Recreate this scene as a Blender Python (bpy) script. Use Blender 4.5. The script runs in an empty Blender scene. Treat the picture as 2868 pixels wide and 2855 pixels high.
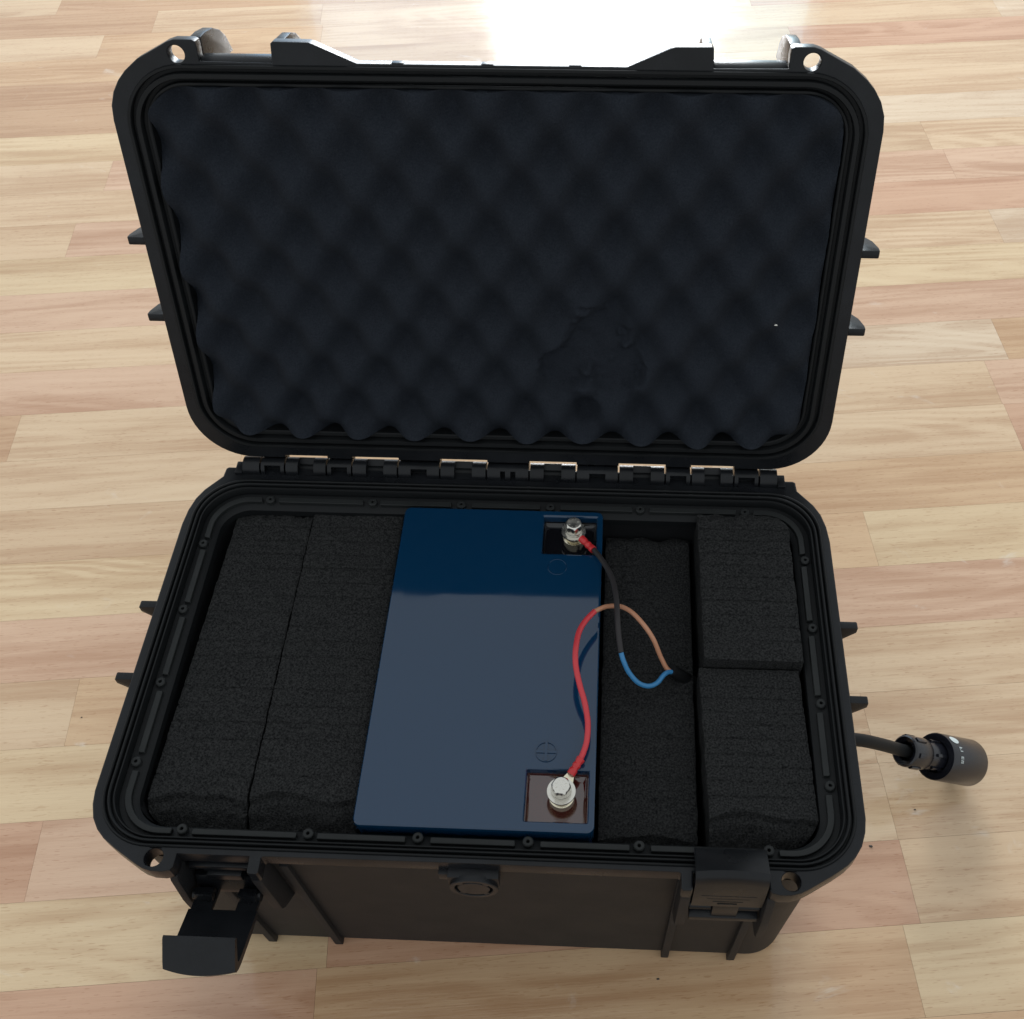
import bpy, bmesh, math, random
from mathutils import Vector, Matrix, noise
from mathutils.geometry import tessellate_polygon

# ---------------------------------------------------------------- camera, light
U = 0.205                      # metres per modelling unit (case half width ~ 1.09 units)
scene = bpy.context.scene
C = scene.collection

cam_data = bpy.data.cameras.new('camera')
cam = bpy.data.objects.new('camera', cam_data)
C.objects.link(cam)
cam.location = (0.34635 * U, -1.63464 * U, 2.90977 * U)
cam.rotation_mode = 'XYZ'
cam.rotation_euler = (0.66104, 0.01026, 0.04158)
cam_data.sensor_fit = 'HORIZONTAL'
cam_data.sensor_width = 36.0
cam_data.lens = 36.0 * 3028.0 / 2868.0
cam_data.shift_x = -165.0 / 2868.0
cam_data.shift_y = -21.0 / 2868.0
cam_data.clip_start = 0.01
cam_data.clip_end = 100
scene.camera = cam

world = bpy.data.worlds.new('World')
scene.world = world
world.use_nodes = True
bg = world.node_tree.nodes['Background']
bg.inputs['Color'].default_value = (0.925, 0.975, 1.0, 1)
bg.inputs['Strength'].default_value = 0.86

def window(name, x0, x1, z0, z1, y, color, radiance):
    """daylight through a glass door behind the case: a rectangle at its real distance"""
    d = bpy.data.lights.new(name, 'AREA')
    d.shape = 'RECTANGLE'
    d.size = (x1 - x0) * U
    d.size_y = (z1 - z0) * U
    d.color = color
    d.energy = radiance * math.pi * d.size * d.size_y
    o = bpy.data.objects.new(name, d)
    C.objects.link(o)
    o.location = ((x0 + x1) / 2 * U, y * U, (z0 + z1) / 2 * U)
    o.rotation_euler = (math.radians(-90), 0, 0)
    return o
window('window_light', -1.36, 1.60, -0.7, 9.0, 14.0, (0.95, 0.975, 1.0), 26.0)
window('window_side_light', -4.3, -1.40, -0.7, 9.0, 14.02, (0.36, 0.66, 1.0), 1.8)
window('window_side_light', 1.62, 3.1, -0.7, 9.0, 14.02, (0.42, 0.82, 1.0), 2.8)

vs = scene.view_settings
vs.view_transform = 'Standard'
vs.look = 'None'
vs.exposure = 0.0
vs.gamma = 1.0
vs.use_curve_mapping = False
scene.render.engine = 'CYCLES'

# ---------------------------------------------------------------- materials
def new_mat(name):
    m = bpy.data.materials.new(name)
    m.use_nodes = True
    nt = m.node_tree
    return m, nt, nt.nodes['Principled BSDF']

def N(nt, kind, **kw):
    n = nt.nodes.new(kind)
    for k, v in kw.items():
        setattr(n, k, v)
    return n

def bump_noise(nt, bsdf, scale, strength, dist, detail=3):
    tc = N(nt, 'ShaderNodeTexCoord')
    nz = N(nt, 'ShaderNodeTexNoise')
    nz.inputs['Scale'].default_value = scale
    nz.inputs['Detail'].default_value = detail
    bp = N(nt, 'ShaderNodeBump')
    bp.inputs['Strength'].default_value = strength
    bp.inputs['Distance'].default_value = dist
    nt.links.new(tc.outputs['Object'], nz.inputs['Vector'])
    nt.links.new(nz.outputs['Fac'], bp.inputs['Height'])
    nt.links.new(bp.outputs['Normal'], bsdf.inputs['Normal'])
    return tc, nz

def plain(name, color, rough, spec=0.5, metal=0.0, coat=0.0, bump=None, mottled=0.0, mscale=30, ior=1.45, scuff=0.0):
    m, nt, b = new_mat(name)
    b.inputs['Base Color'].default_value = (*color, 1)
    b.inputs['Roughness'].default_value = rough
    b.inputs['Specular IOR Level'].default_value = spec
    b.inputs['Metallic'].default_value = metal
    b.inputs['IOR'].default_value = ior
    if coat:
        b.inputs['Coat Weight'].default_value = coat
        b.inputs['Coat Roughness'].default_value = 0.05
    if bump:
        bump_noise(nt, b, *bump)
    if scuff:
        tc = N(nt, 'ShaderNodeTexCoord')
        n1 = N(nt, 'ShaderNodeTexNoise')
        n1.inputs['Scale'].default_value = 26
        n1.inputs['Detail'].default_value = 9
        n1.inputs['Roughness'].default_value = 0.72
        nt.links.new(tc.outputs['Object'], n1.inputs['Vector'])
        cr = N(nt, 'ShaderNodeValToRGB')
        cr.color_ramp.elements[0].position = 0.42
        cr.color_ramp.elements[0].color = (*color, 1)
        cr.color_ramp.elements[1].position = 0.78
        cr.color_ramp.elements[1].color = (*[c * (1 + scuff) for c in color], 1)
        nt.links.new(n1.outputs['Fac'], cr.inputs['Fac'])
        nt.links.new(cr.outputs['Color'], b.inputs['Base Color'])
    if mottled:
        tc = N(nt, 'ShaderNodeTexCoord')
        nz = N(nt, 'ShaderNodeTexNoise')
        nz.inputs['Scale'].default_value = mscale
        nz.inputs['Detail'].default_value = 5
        nt.links.new(tc.outputs['Object'], nz.inputs['Vector'])
        mr = N(nt, 'ShaderNodeMapRange')
        mr.inputs['From Min'].default_value = 0.3
        mr.inputs['From Max'].default_value = 0.7
        mr.inputs['To Min'].default_value = rough * (1 - mottled)
        mr.inputs['To Max'].default_value = min(1, rough * (1 + mottled))
        nt.links.new(nz.outputs['Fac'], mr.inputs['Value'])
        nt.links.new(mr.outputs['Result'], b.inputs['Roughness'])
    return m

def make_foam(name, c0, c1, scale, bstr):
    m, nt, b = new_mat(name)
    b.inputs['Roughness'].default_value = 1.0
    b.inputs['Specular IOR Level'].default_value = 0.08
    tc, nz = bump_noise(nt, b, scale, bstr, 0.0012, 2)
    n2 = N(nt, 'ShaderNodeTexNoise')
    n2.inputs['Scale'].default_value = scale * 0.8
    n2.inputs['Detail'].default_value = 4
    nt.links.new(tc.outputs['Object'], n2.inputs['Vector'])
    cr = N(nt, 'ShaderNodeValToRGB')
    cr.color_ramp.elements[0].position = 0.33
    cr.color_ramp.elements[0].color = (*c0, 1)
    cr.color_ramp.elements[1].position = 0.68
    cr.color_ramp.elements[1].color = (*c1, 1)
    nt.links.new(n2.outputs['Fac'], cr.inputs['Fac'])
    nt.links.new(cr.outputs['Color'], b.inputs['Base Color'])
    return m

MAT = {}
MAT['plastic'] = plain('black_moulded_plastic', (0.0056, 0.0063, 0.0076), 0.31, 0.28, bump=(1400, 0.25, 0.0004), mottled=0.3, mscale=40, scuff=0.9)
MAT['wall'] = plain('black_grained_plastic', (0.0125, 0.0130, 0.0142), 0.55, 0.22, bump=(1700, 0.6, 0.0006), mottled=0.05, mscale=30, scuff=0.15)
MAT['rail'] = plain('dark_grey_plastic', (0.0135, 0.0150, 0.0152), 0.5, 0.28, mottled=0.2, mscale=60)
MAT['gasket'] = plain('black_rubber', (0.007, 0.0078, 0.0085), 0.5, 0.2)
MAT['foam'] = make_foam('black_foam', (0.008, 0.0085, 0.009), (0.034, 0.0345, 0.0345), 1050, 0.9)
MAT['eggfoam'] = make_foam('charcoal_egg_crate_foam', (0.0125, 0.0152, 0.0205), (0.0205, 0.024, 0.0305), 1300, 0.5)
MAT['blue'] = plain('blue_battery_plastic', (0.002, 0.025, 0.064), 0.045, 0.50, ior=1.55, bump=(14, 0.04, 0.002, 2), mottled=0.6, mscale=14)
MAT['bluebody'] = plain('navy_battery_case', (0.006, 0.022, 0.075), 0.25, 0.5)
MAT['redwell'] = plain('oxblood_plastic', (0.050, 0.012, 0.010), 0.08, 1.0, ior=1.55)
MAT['blackwell'] = plain('gloss_black_plastic', (0.006, 0.006, 0.008), 0.06, 0.6)
MAT['steel'] = plain('zinc_plated_steel', (0.62, 0.60, 0.55), 0.24, 0.5, metal=1.0, bump=(260, 0.25, 0.0005), mottled=0.4, mscale=150)
MAT['brass'] = plain('tinned_brass', (0.72, 0.66, 0.50), 0.26, 0.5, metal=1.0, mottled=0.4, mscale=150)
MAT['red'] = plain('red_pvc', (0.50, 0.035, 0.045), 0.42, 0.5, mottled=0.2, mscale=60)
MAT['crimp'] = plain('red_crimp_sleeve', (0.46, 0.022, 0.025), 0.28, 0.5, bump=(160, 0.3, 0.001))
MAT['brown'] = plain('brown_pvc', (0.42, 0.20, 0.115), 0.42, 0.5)
MAT['lightblue'] = plain('blue_pvc', (0.03, 0.17, 0.36), 0.4, 0.5)
MAT['blackpvc'] = plain('black_pvc', (0.022, 0.020, 0.021), 0.5, 0.35)
MAT['rubber'] = plain('black_cable_rubber', (0.010, 0.0105, 0.011), 0.5, 0.16)
MAT['connector'] = plain('black_connector_nylon', (0.007, 0.0075, 0.011), 0.20, 0.6, bump=(900, 0.2, 0.0004))
MAT['white'] = plain('white_print', (0.45, 0.50, 0.50), 0.5)
MAT['crumb'] = plain('dark_crumb', (0.05, 0.045, 0.04), 0.8)
MAT['dust'] = plain('pale_crumb', (0.7, 0.68, 0.62), 0.8)
MAT['sub'] = plain('core_board', (0.22, 0.15, 0.10), 0.6)

def wood_material():
    m, nt, b = new_mat('beech_laminate')
    L = nt.links.new
    tc = N(nt, 'ShaderNodeTexCoord')
    oi = N(nt, 'ShaderNodeObjectInfo')
    off = N(nt, 'ShaderNodeVectorMath', operation='SCALE')
    off.inputs[0].default_value = (37.0, 53.0, 19.0)
    L(oi.outputs['Random'], off.inputs['Scale'])
    add = N(nt, 'ShaderNodeVectorMath', operation='ADD')
    L(tc.outputs['Object'], add.inputs[0]); L(off.outputs['Vector'], add.inputs[1])
    def stretch(sx, sy):
        mp = N(nt, 'ShaderNodeVectorMath', operation='MULTIPLY')
        mp.inputs[1].default_value = (sx, sy, 1.0)
        L(add.outputs['Vector'], mp.inputs[0])
        return mp.outputs['Vector']
    def tex(sx, sy, detail, rough=0.55, dist=0.0):
        n = N(nt, 'ShaderNodeTexNoise')
        n.inputs['Scale'].default_value = 1.0
        n.inputs['Detail'].default_value = detail
        n.inputs['Roughness'].default_value = rough
        n.inputs['Distortion'].default_value = dist
        L(stretch(sx, sy), n.inputs['Vector'])
        return n.outputs['Fac']
    def mth(op, a, bb=None, cc=None):
        n = N(nt, 'ShaderNodeMath', operation=op)
        for i, v in enumerate((a, bb, cc)):
            if v is None: continue
            if isinstance(v, (int, float)): n.inputs[i].default_value = v
            else: L(v, n.inputs[i])
        return n.outputs[0]
    def ss(v, a, c, lo=0.0, hi=1.0):
        n = N(nt, 'ShaderNodeMapRange', interpolation_type='SMOOTHSTEP')
        n.inputs['From Min'].default_value = a; n.inputs['From Max'].default_value = c
        n.inputs['To Min'].default_value = lo; n.inputs['To Max'].default_value = hi
        L(v, n.inputs['Value'])
        return n.outputs['Result']
    # growth rings: contours of a long soft noise give cathedral figure
    ring_src = tex(1.6, 13.0, 2.0, 0.4, 0.3)
    figure = ss(mth('SINE', mth('MULTIPLY', ring_src, 120.0)), -1.0, 1.0)
    figure = mth('POWER', figure, 1.6)
    fig_amt = ss(tex(2.6, 9.0, 1.0), 0.38, 0.66, 0.06, 1.0)
    streak = ss(tex(7.0, 170.0, 4.0, 0.6), 0.32, 0.70)
    soft = ss(tex(2.2, 22.0, 3.0), 0.30, 0.72)
    fine = ss(tex(30.0, 900.0, 2.0), 0.3, 0.7)
    fleck = ss(tex(120.0, 1100.0, 1.0), 0.62, 0.72)
    # value 0..1 -> dark .. light version of the strip's own colour
    v = mth('ADD', mth('MULTIPLY', streak, 0.24), mth('MULTIPLY', soft, 0.48))
    v = mth('ADD', v, mth('MULTIPLY', mth('MULTIPLY', figure, fig_amt), 0.26))
    v = mth('ADD', v, mth('MULTIPLY', fine, 0.07))
    v = mth('SUBTRACT', v, mth('MULTIPLY', fleck, 0.30))
    cr = N(nt, 'ShaderNodeValToRGB')
    cr.color_ramp.elements[0].position = 0.05
    cr.color_ramp.elements[0].color = (0.74, 0.63, 0.55, 1)
    cr.color_ramp.elements[1].position = 0.9
    cr.color_ramp.elements[1].color = (1.05, 1.05, 1.03, 1)
    e = cr.color_ramp.elements.new(0.5)
    e.color = (0.975, 0.945, 0.91, 1)
    L(v, cr.inputs['Fac'])
    mul = N(nt, 'ShaderNodeMix', data_type='RGBA', blend_type='MULTIPLY')
    mul.inputs['Factor'].default_value = 1.0
    L(cr.outputs['Color'], mul.inputs['A']); L(oi.outputs['Color'], mul.inputs['B'])
    wtc = N(nt, 'ShaderNodeNewGeometry')
    smv = N(nt, 'ShaderNodeVectorMath', operation='MULTIPLY')
    smv.inputs[1].default_value = (17.0, 29.0, 1.0)
    L(wtc.outputs['Position'], smv.inputs[0])
    sm = N(nt, 'ShaderNodeTexNoise')
    sm.inputs['Scale'].default_value = 1.0
    sm.inputs['Detail'].default_value = 5
    sm.inputs['Roughness'].default_value = 0.6
    sm.inputs['Distortion'].default_value = 0.8
    L(smv.outputs['Vector'], sm.inputs['Vector'])
    smear = N(nt, 'ShaderNodeMix', data_type='RGBA')
    smear.inputs['B'].default_value = (0.66, 0.62, 0.56, 1)
    L(ss(sm.outputs['Fac'], 0.64, 0.80, 0.0, 0.5), smear.inputs['Factor'])
    L(mul.outputs['Result'], smear.inputs['A'])
    L(smear.outputs['Result'], b.inputs['Base Color'])
    # scuffs in the lacquer
    scuff = N(nt, 'ShaderNodeTexNoise')
    scuff.inputs['Scale'].default_value = 9.0
    scuff.inputs['Detail'].default_value = 6
    scuff.inputs['Roughness'].default_value = 0.65
    L(wtc.outputs['Position'], scuff.inputs['Vector'])
    L(ss(scuff.outputs['Fac'], 0.35, 0.72, 0.09, 0.20), b.inputs['Roughness'])
    b.inputs['Specular IOR Level'].default_value = 0.5
    b.inputs['Coat Weight'].default_value = 0.35
    b.inputs['Coat Roughness'].default_value = 0.05
    bp = N(nt, 'ShaderNodeBump')
    bp.inputs['Strength'].default_value = 0.10
    bp.inputs['Distance'].default_value = 0.0004
    L(mth('ADD', fine, mth('MULTIPLY', scuff.outputs['Fac'], 2.0)), bp.inputs['Height'])
    L(bp.outputs['Normal'], b.inputs['Normal'])
    return m
MAT['wood'] = wood_material()

# ---------------------------------------------------------------- mesh helpers
def link(name, me, mat, parent=None, smooth=35):
    if mat is not None and not me.materials:
        me.materials.append(MAT[mat])
    if smooth:
        me.polygons.foreach_set('use_smooth', [True] * len(me.polygons))
        me.set_sharp_from_angle(angle=math.radians(smooth))
    me.update()
    o = bpy.data.objects.new(name, me)
    C.objects.link(o)
    if parent: o.parent = parent
    return o

def obj(name, bm, mat, parent=None, smooth=35, bevel=0.0, seg=2):
    """bmesh in modelling units -> one mesh object in metres"""
    bmesh.ops.recalc_face_normals(bm, faces=bm.faces)
    if bevel:
        ed = [e for e in bm.edges if len(e.link_faces) == 2 and e.calc_face_angle(0) > math.radians(40)]
        bmesh.ops.bevel(bm, geom=ed, offset=bevel, offset_type='OFFSET', segments=seg, profile=0.6, affect='EDGES', clamp_overlap=True)
    bm.transform(Matrix.Scale(U, 4))
    me = bpy.data.meshes.new(name)
    bm.to_mesh(me); bm.free()
    return link(name, me, mat, parent, smooth)

def empty(name, loc=(0, 0, 0), parent=None):
    o = bpy.data.objects.new(name, None)
    o.empty_display_size = 0.02
    o.location = Vector(loc) * U
    C.objects.link(o)
    if parent: o.parent = parent
    return o

def tag(o, label, cat=None, group=None, kind=None):
    if label: o['label'] = label
    if cat: o['category'] = cat
    if group: o['group'] = group
    if kind: o['kind'] = kind
    return o

def rr(x0, x1, y0, y1, r, n=12, sub=1):
    """rounded rectangle, counter-clockwise"""
    pts = []
    cs = [(x1 - r, y0 + r, -90), (x1 - r, y1 - r, 0), (x0 + r, y1 - r, 90), (x0 + r, y0 + r, 180)]
    for k, (cx, cy, a0) in enumerate(cs):
        for i in range(n + 1):
            a = math.radians(a0 + 90 * i / n)
            pts.append((cx + r * math.cos(a), cy + r * math.sin(a)))
        if sub > 1:
            nx = cs[(k + 1) % 4]
            a = math.radians(nx[2])
            q = (nx[0] + r * math.cos(a), nx[1] + r * math.sin(a))
            p = pts[-1]
            for i in range(1, sub):
                t = i / sub
                pts.append((p[0] + (q[0] - p[0]) * t, p[1] + (q[1] - p[1]) * t))
    return pts

def loft(loops, cap_start=False, cap_end=False, bm=None):
    """loops: list of (points2d, z)"""
    bm = bm or bmesh.new()
    rings = []
    for pts, z in loops:
        rings.append([bm.verts.new((p[0], p[1], z)) for p in pts])
    for a, b in zip(rings, rings[1:]):
        n = len(a)
        for i in range(n):
            bm.faces.new((a[i], a[(i + 1) % n], b[(i + 1) % n], b[i]))
    if cap_start: bm.faces.new(rings[0])
    if cap_end: bm.faces.new(rings[-1])
    return bm

def prism(poly, axis, a, b, bm=None):
    """polygon in the plane across axis; axis 'x': poly=(y,z); 'y': (x,z); 'z': (x,y)"""
    bm = bm or bmesh.new()
    def P(p, t):
        return {'x': (t, p[0], p[1]), 'y': (p[0], t, p[1]), 'z': (p[0], p[1], t)}[axis]
    A = [bm.verts.new(P(p, a)) for p in poly]
    B = [bm.verts.new(P(p, b)) for p in poly]
    n = len(poly)
    for i in range(n):
        bm.faces.new((A[i], A[(i + 1) % n], B[(i + 1) % n], B[i]))
    bm.faces.new(A); bm.faces.new(B)
    return bm

def box(x0, x1, y0, y1, z0, z1, bm=None):
    return prism([(x0, y0), (x1, y0), (x1, y1), (x0, y1)], 'z', z0, z1, bm)

def lathe(profile, M=None, seg=32, bm=None):
    """profile (r, h) about local z, then transformed by M"""
    bm = bm or bmesh.new()
    rings = []
    for r, h in profile:
        if r < 1e-6:
            rings.append([bm.verts.new((M @ Vector((0, 0, h))) if M else (0, 0, h))])
        else:
            ring = []
            for i in range(seg):
                a = 2 * math.pi * i / seg
                v = Vector((r * math.cos(a), r * math.sin(a), h))
                ring.append(bm.verts.new(M @ v if M else v))
            rings.append(ring)
    for a, b in zip(rings, rings[1:]):
        for i in range(seg):
            j = (i + 1) % seg
            if len(a) == 1 and len(b) == 1: continue
            if len(a) == 1: bm.faces.new((a[0], b[i], b[j]))
            elif len(b) == 1: bm.faces.new((a[i], a[j], b[0]))
            else: bm.faces.new((a[i], a[j], b[j], b[i]))
    return bm

def frame(o, z):
    """matrix with local z along z at o"""
    z = Vector(z).normalized()
    x = z.orthogonal().normalized()
    y = z.cross(x)
    M = Matrix((x, y, z)).transposed().to_4x4()
    M.translation = Vector(o)
    return M

def catmull(pts, n=10):
    P = [Vector(p) for p in pts]
    P = [P[0] * 2 - P[1]] + P + [P[-1] * 2 - P[-2]]
    out = []
    for i in range(1, len(P) - 2):
        a, b, c, d = P[i - 1:i + 3]
        for k in range(n):
            t = k / n
            out.append(0.5 * ((2 * b) + (c - a) * t + (2 * a - 5 * b + 4 * c - d) * t * t + (3 * b - a - 3 * c + d) * t ** 3))
    out.append(P[-2])
    return out

def tube(pts, r, seg=14, n=10, bm=None, smooth=True):
    bm = bm or bmesh.new()
    path = catmull(pts, n) if smooth else [Vector(p) for p in pts]
    up = Vector((0, 0, 1))
    t0 = (path[1] - path[0]).normalized()
    x = t0.orthogonal().normalized()
    rings = []
    for i, p in enumerate(path):
        t = (path[min(i + 1, len(path) - 1)] - path[max(i - 1, 0)]).normalized()
        x = (x - t * x.dot(t)).normalized()
        y = t.cross(x)
        rad = r(i / (len(path) - 1)) if callable(r) else r
        rings.append([bm.verts.new(p + (x * math.cos(2 * math.pi * k / seg) + y * math.sin(2 * math.pi * k / seg)) * rad) for k in range(seg)])
    for a, b in zip(rings, rings[1:]):
        for i in range(seg):
            bm.faces.new((a[i], a[(i + 1) % seg], b[(i + 1) % seg], b[i]))
    bm.faces.new(rings[0]); bm.faces.new(rings[-1])
    return bm

def inset(pts, d):
    """miter offset of a closed outline to its left by d"""
    out = []
    n = len(pts)
    for i in range(n):
        a, b, c = Vector(pts[i - 1]), Vector(pts[i]), Vector(pts[(i + 1) % n])
        u, v = (b - a).normalized(), (c - b).normalized()
        n1, n2 = Vector((-u.y, u.x)), Vector((-v.y, v.x))
        m = n1 + n2
        k = d / max(0.35, 0.5 * m.length_squared)
        out.append(tuple(b + m * k))
    return out

def plate(name, outlines, z0, z1, mat, parent=None, bevel=0.004, smooth=35):
    """filled 2D outline with holes, extruded, edges rounded (modelling units)"""
    loops = []
    for k, pts in enumerate(outlines):
        area = sum(pts[i - 1][0] * pts[i][1] - pts[i][0] * pts[i - 1][1] for i in range(len(pts)))
        if (area > 0) != (k == 0): pts = pts[::-1]
        loops.append(pts)
    bm = bmesh.new()
    b = bevel
    levels = [(z0, b), (z0 + b * 0.12, b * 0.5), (z0 + b * 0.5, b * 0.12), (z0 + b, 0), (z1 - b, 0), (z1 - b * 0.5, b * 0.12), (z1 - b * 0.12, b * 0.5), (z1, b)]
    caps = ([], [])
    for pts in loops:
        prev = None
        for li, (z, d) in enumerate(levels):
            q = inset(pts, d) if d else pts
            ring = [bm.verts.new((p[0], p[1], z)) for p in q]
            if prev:
                m = len(ring)
                for i in range(m):
                    bm.faces.new((prev[i], prev[(i + 1) % m], ring[(i + 1) % m], ring[i]))
            if li == 0: caps[0].append(ring)
            if li == len(levels) - 1: caps[1].append(ring)
            prev = ring
    flat = []
    for rings in caps:
        allv = [v for r in rings for v in r]
        for t in tessellate_polygon([[v.co.copy() for v in r] for r in rings]):
            try: bm.faces.new([allv[i] for i in t])
            except ValueError: pass
    o = obj(name, bm, mat, parent, smooth)
    for p in o.data.polygons:
        if abs(p.normal.z) > 0.999: p.use_smooth = False
    return o

def circle(cx, cy, r, n=28):
    return [(cx + r * math.cos(2 * math.pi * i / n), cy + r * math.sin(2 * math.pi * i / n)) for i in range(n)]

def mirror(half):
    """half outline for x>0 running rear -> front, mirrored to a closed outline"""
    return [p for p in half] + [(-x, y) for x, y in reversed(half) if x > 1e-6]

def arc(cx, cy, r, a0, a1, n=10):
    return [(cx + r * math.cos(math.radians(a0 + (a1 - a0) * i / n)), cy + r * math.sin(math.radians(a0 + (a1 - a0) * i / n))) for i in range(n + 1)]

def copy_of(src, name, parent, loc=None, rot=None, scale=None):
    o = src.copy()
    o.name = name
    C.objects.link(o)
    o.parent = parent
    if loc is not None: o.location = Vector(loc) * U
    if rot is not None: o.rotation_euler = rot
    if scale is not None: o.scale = scale
    return o

# ---------------------------------------------------------------- floor
ZF = -0.965
floor_ang = math.radians(6.3)
bm = box(-9, 9, -5, 11, -0.08, -0.010)
floor = obj('floor', bm, 'sub', None, 0)
floor.location = (0, 0, ZF * U)
floor.rotation_euler = (0, 0, floor_ang)
tag(floor, 'pale beech strip laminate floor', kind='structure')

TONES = {
    'l': (0.590, 0.438, 0.290), 'y': (0.592, 0.450, 0.285), 'w': (0.610, 0.482, 0.350),
    't': (0.550, 0.380, 0.232), 'p': (0.558, 0.378, 0.262), 'r': (0.512, 0.320, 0.212),
    'b': (0.470, 0.305, 0.185), 'g': (0.560, 0.408, 0.265),
}
# strip joints (position along the strips) and tones, per row counted from the front
ROWS = {
    20: ([-2.999, -0.9, 1.4], 'gbtl'), 19: ([-2.279, -1.12, 1.9], 'bllr'), 18: ([-2.596, -1.10, 1.2, 3.6], 'ltlgw'),
    17: ([-3.6, -1.10, 2.1], 'btgr'), 16: ([-4.0, -1.5, 0.9], 'tbgl'), 15: ([-3.3, 0.2, 2.4], 'tbtl'), 14: ([-3.9, -1.3, 1.7], 'lygw'),
    13: ([-2.256, 0.4, 2.7], 'lpgl'), 12: ([-4.4, -1.5, 2.758], 'llpp'), 11: ([-2.353, -0.1, 1.6], 'gplr'),
    10: ([-4.3, -1.6, 0.7, 2.853], 'tyllw'), 9: ([-4.6, -1.5, 1.0], 'tply'), 8: ([-3.9, -1.3, 1.3], 'glgp'),
    7: ([-4.1, -0.9, 0.5, 2.591], 'lplwt'), 6: ([-2.304, 0.2, 2.463], 'bllp'), 5: ([-3.5, -1.2, 1.0, 2.468], 'tltlr'),
    4: ([-3.0, -1.0, 1.1], 'tgtt'), 3: ([-3.2, -0.6, 1.636], 'lyty'), 2: ([-3.0, -0.9, 1.1], 'bptp'), 1: ([-1.713, 0.3, 3.0], 'ltly'),
    0: ([-2.9, -0.7, 1.412, 3.0], 'tylll'), -1: ([-1.724, -0.2, 1.414, 3.2], 'rplll'), -2: ([-2.7, -0.638, 1.416, 3.1], 'tyrgt'),
    -3: ([-2.4, -0.669, 1.352, 3.0], 'brtyp'), -4: ([-2.2, 0.4, 2.4], 'lrtp'),
}
ROW_W = 0.298
rng = random.Random(7)
for row in range(-9, 27):
    if row in ROWS:
        joints, tones = ROWS[row]
    else:
        s = -5.6 + rng.random() * 1.6
        joints = []
        while s < 5:
            joints.append(s); s += 1.5 + rng.random() * 1.2
        tones = ''.join(rng.choice('llytgpb') for _ in range(len(joints) + 1))
    edges = [-7.0] + joints + [7.0]
    for i in range(len(edges) - 1):
        a, b = edges[i], edges[i + 1]
        g = 0.0004
        hw, hl = ROW_W / 2 - g, (b - a) / 2 - g
        bm = box(-hl, hl, -hw, hw, -0.009, 0.0)
        pl = obj('plank', bm, 'wood', floor, 0)
        pl.location = Vector(((a + b) / 2, (row + 0.5) * ROW_W, 0)) * U
        c = TONES[tones[i]]
        j = 1 + (rng.random() - 0.5) * 0.05
        pl.color = (c[0] * j, c[1] * j, c[2] * j, 1)

# ---------------------------------------------------------------- case body
case = empty('equipment_case', (0, 0, ZF))
tag(case, 'black hard plastic equipment case standing open on the floor', 'case')
CZ = -ZF                      # parts of the case are children of an empty on the floor

def cobj(name, bm, mat, parent=None, **kw):
    """part of the case written in rim coordinates (z=0 at the rim)"""
    o = obj(name, bm, mat, parent or case, **kw)
    if parent is None or parent is case:
        o.location.z = CZ * U
    return o

# shell: outer wall, floor, inner wall
W_ = lambda x, y0, y1, r, z: (rr(-x, x, y0, y1, r, 12), z)
bm = loft([
    W_(0.978, -0.540, 0.602, 0.125, -0.035), W_(0.972, -0.535, 0.597, 0.12, -0.10), W_(0.955, -0.52, 0.585, 0.11, -0.93),
    W_(0.945, -0.51, 0.575, 0.10, -0.945)], cap_end=True)
body = obj('body', bm, 'wall', case, 40)
body.location.z = CZ * U
bm = loft([
    W_(1.030, -0.610, 0.700, 0.16, -0.060), W_(1.020, -0.608, 0.695, 0.15, -0.075), W_(1.008, -0.603, 0.690, 0.14, -0.085), W_(0.984, -0.572, 0.655, 0.13, -0.925),
    W_(0.978, -0.567, 0.65, 0.125, -0.945), W_(0.966, -0.556, 0.64, 0.115, -0.956), W_(0.945, -0.535, 0.62, 0.10, -0.960)], cap_end=True)
outer = obj('outer_wall', bm, 'wall', body, 40)

# rim flange with padlock lugs, as one plate with holes
half_box = [(0.0, 0.742), (0.985, 0.742), (0.993, 0.736), (0.996, 0.70), (1.046, 0.64), (1.067, 0.60), (1.080, 0.55), (1.086, 0.49),
            (1.086, -0.455), (1.080, -0.495), (1.066, -0.535), (1.045, -0.566), (1.020, -0.590), (0.980, -0.617), (0.912, -0.657), (0.890, -0.668), (0.865, -0.675), (0.835, -0.676), (0.812, -0.671), (0.805, -0.660),
            (0.804, -0.625), (0.604, -0.625), (0.602, -0.668), (0.597, -0.673), (0.576, -0.673), (0.571, -0.668), (0.571, -0.628), (0.565, -0.624), (0.0, -0.622)]
E_ = lambda e, r=0.125: rr(-1.005 - e * 1.33, 1.005 + e * 1.33, -0.568 - e, 0.624 + e * 1.5, r + e, 14)
flange = plate('rim_flange', [mirror(half_box), E_(0.038), circle(0.865, -0.6375, 0.0255), circle(-0.865, -0.6375, 0.0255)], -0.062, 0.0, 'plastic', case, 0.005)
flange.location.z = CZ * U
# seal ridges just inside the flange
bm = loft([(E_(0.041), -0.03), (E_(0.041), 0.003), (E_(0.040), 0.006), (E_(0.0375), 0.008), (E_(0.035), 0.006), (E_(0.034), 0.002), (E_(0.0330), -0.008), (E_(0.0300), -0.008),
           (E_(0.0290), 0.004), (E_(0.028), 0.009), (E_(0.0255), 0.011), (E_(0.023), 0.009), (E_(0.022), 0.004), (E_(0.0212), -0.004), (E_(0.0190), -0.004),
           (E_(0.0182), 0.003), (E_(0.0165), 0.007), (E_(0.0140), 0.007), (E_(0.0125), 0.003), (E_(0.0115), -0.024), (E_(-0.022), -0.030), (E_(-0.029), -0.036), (E_(-0.030), -0.06)])
obj('seal_ridge', bm, 'gasket', flange, 40)

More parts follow.
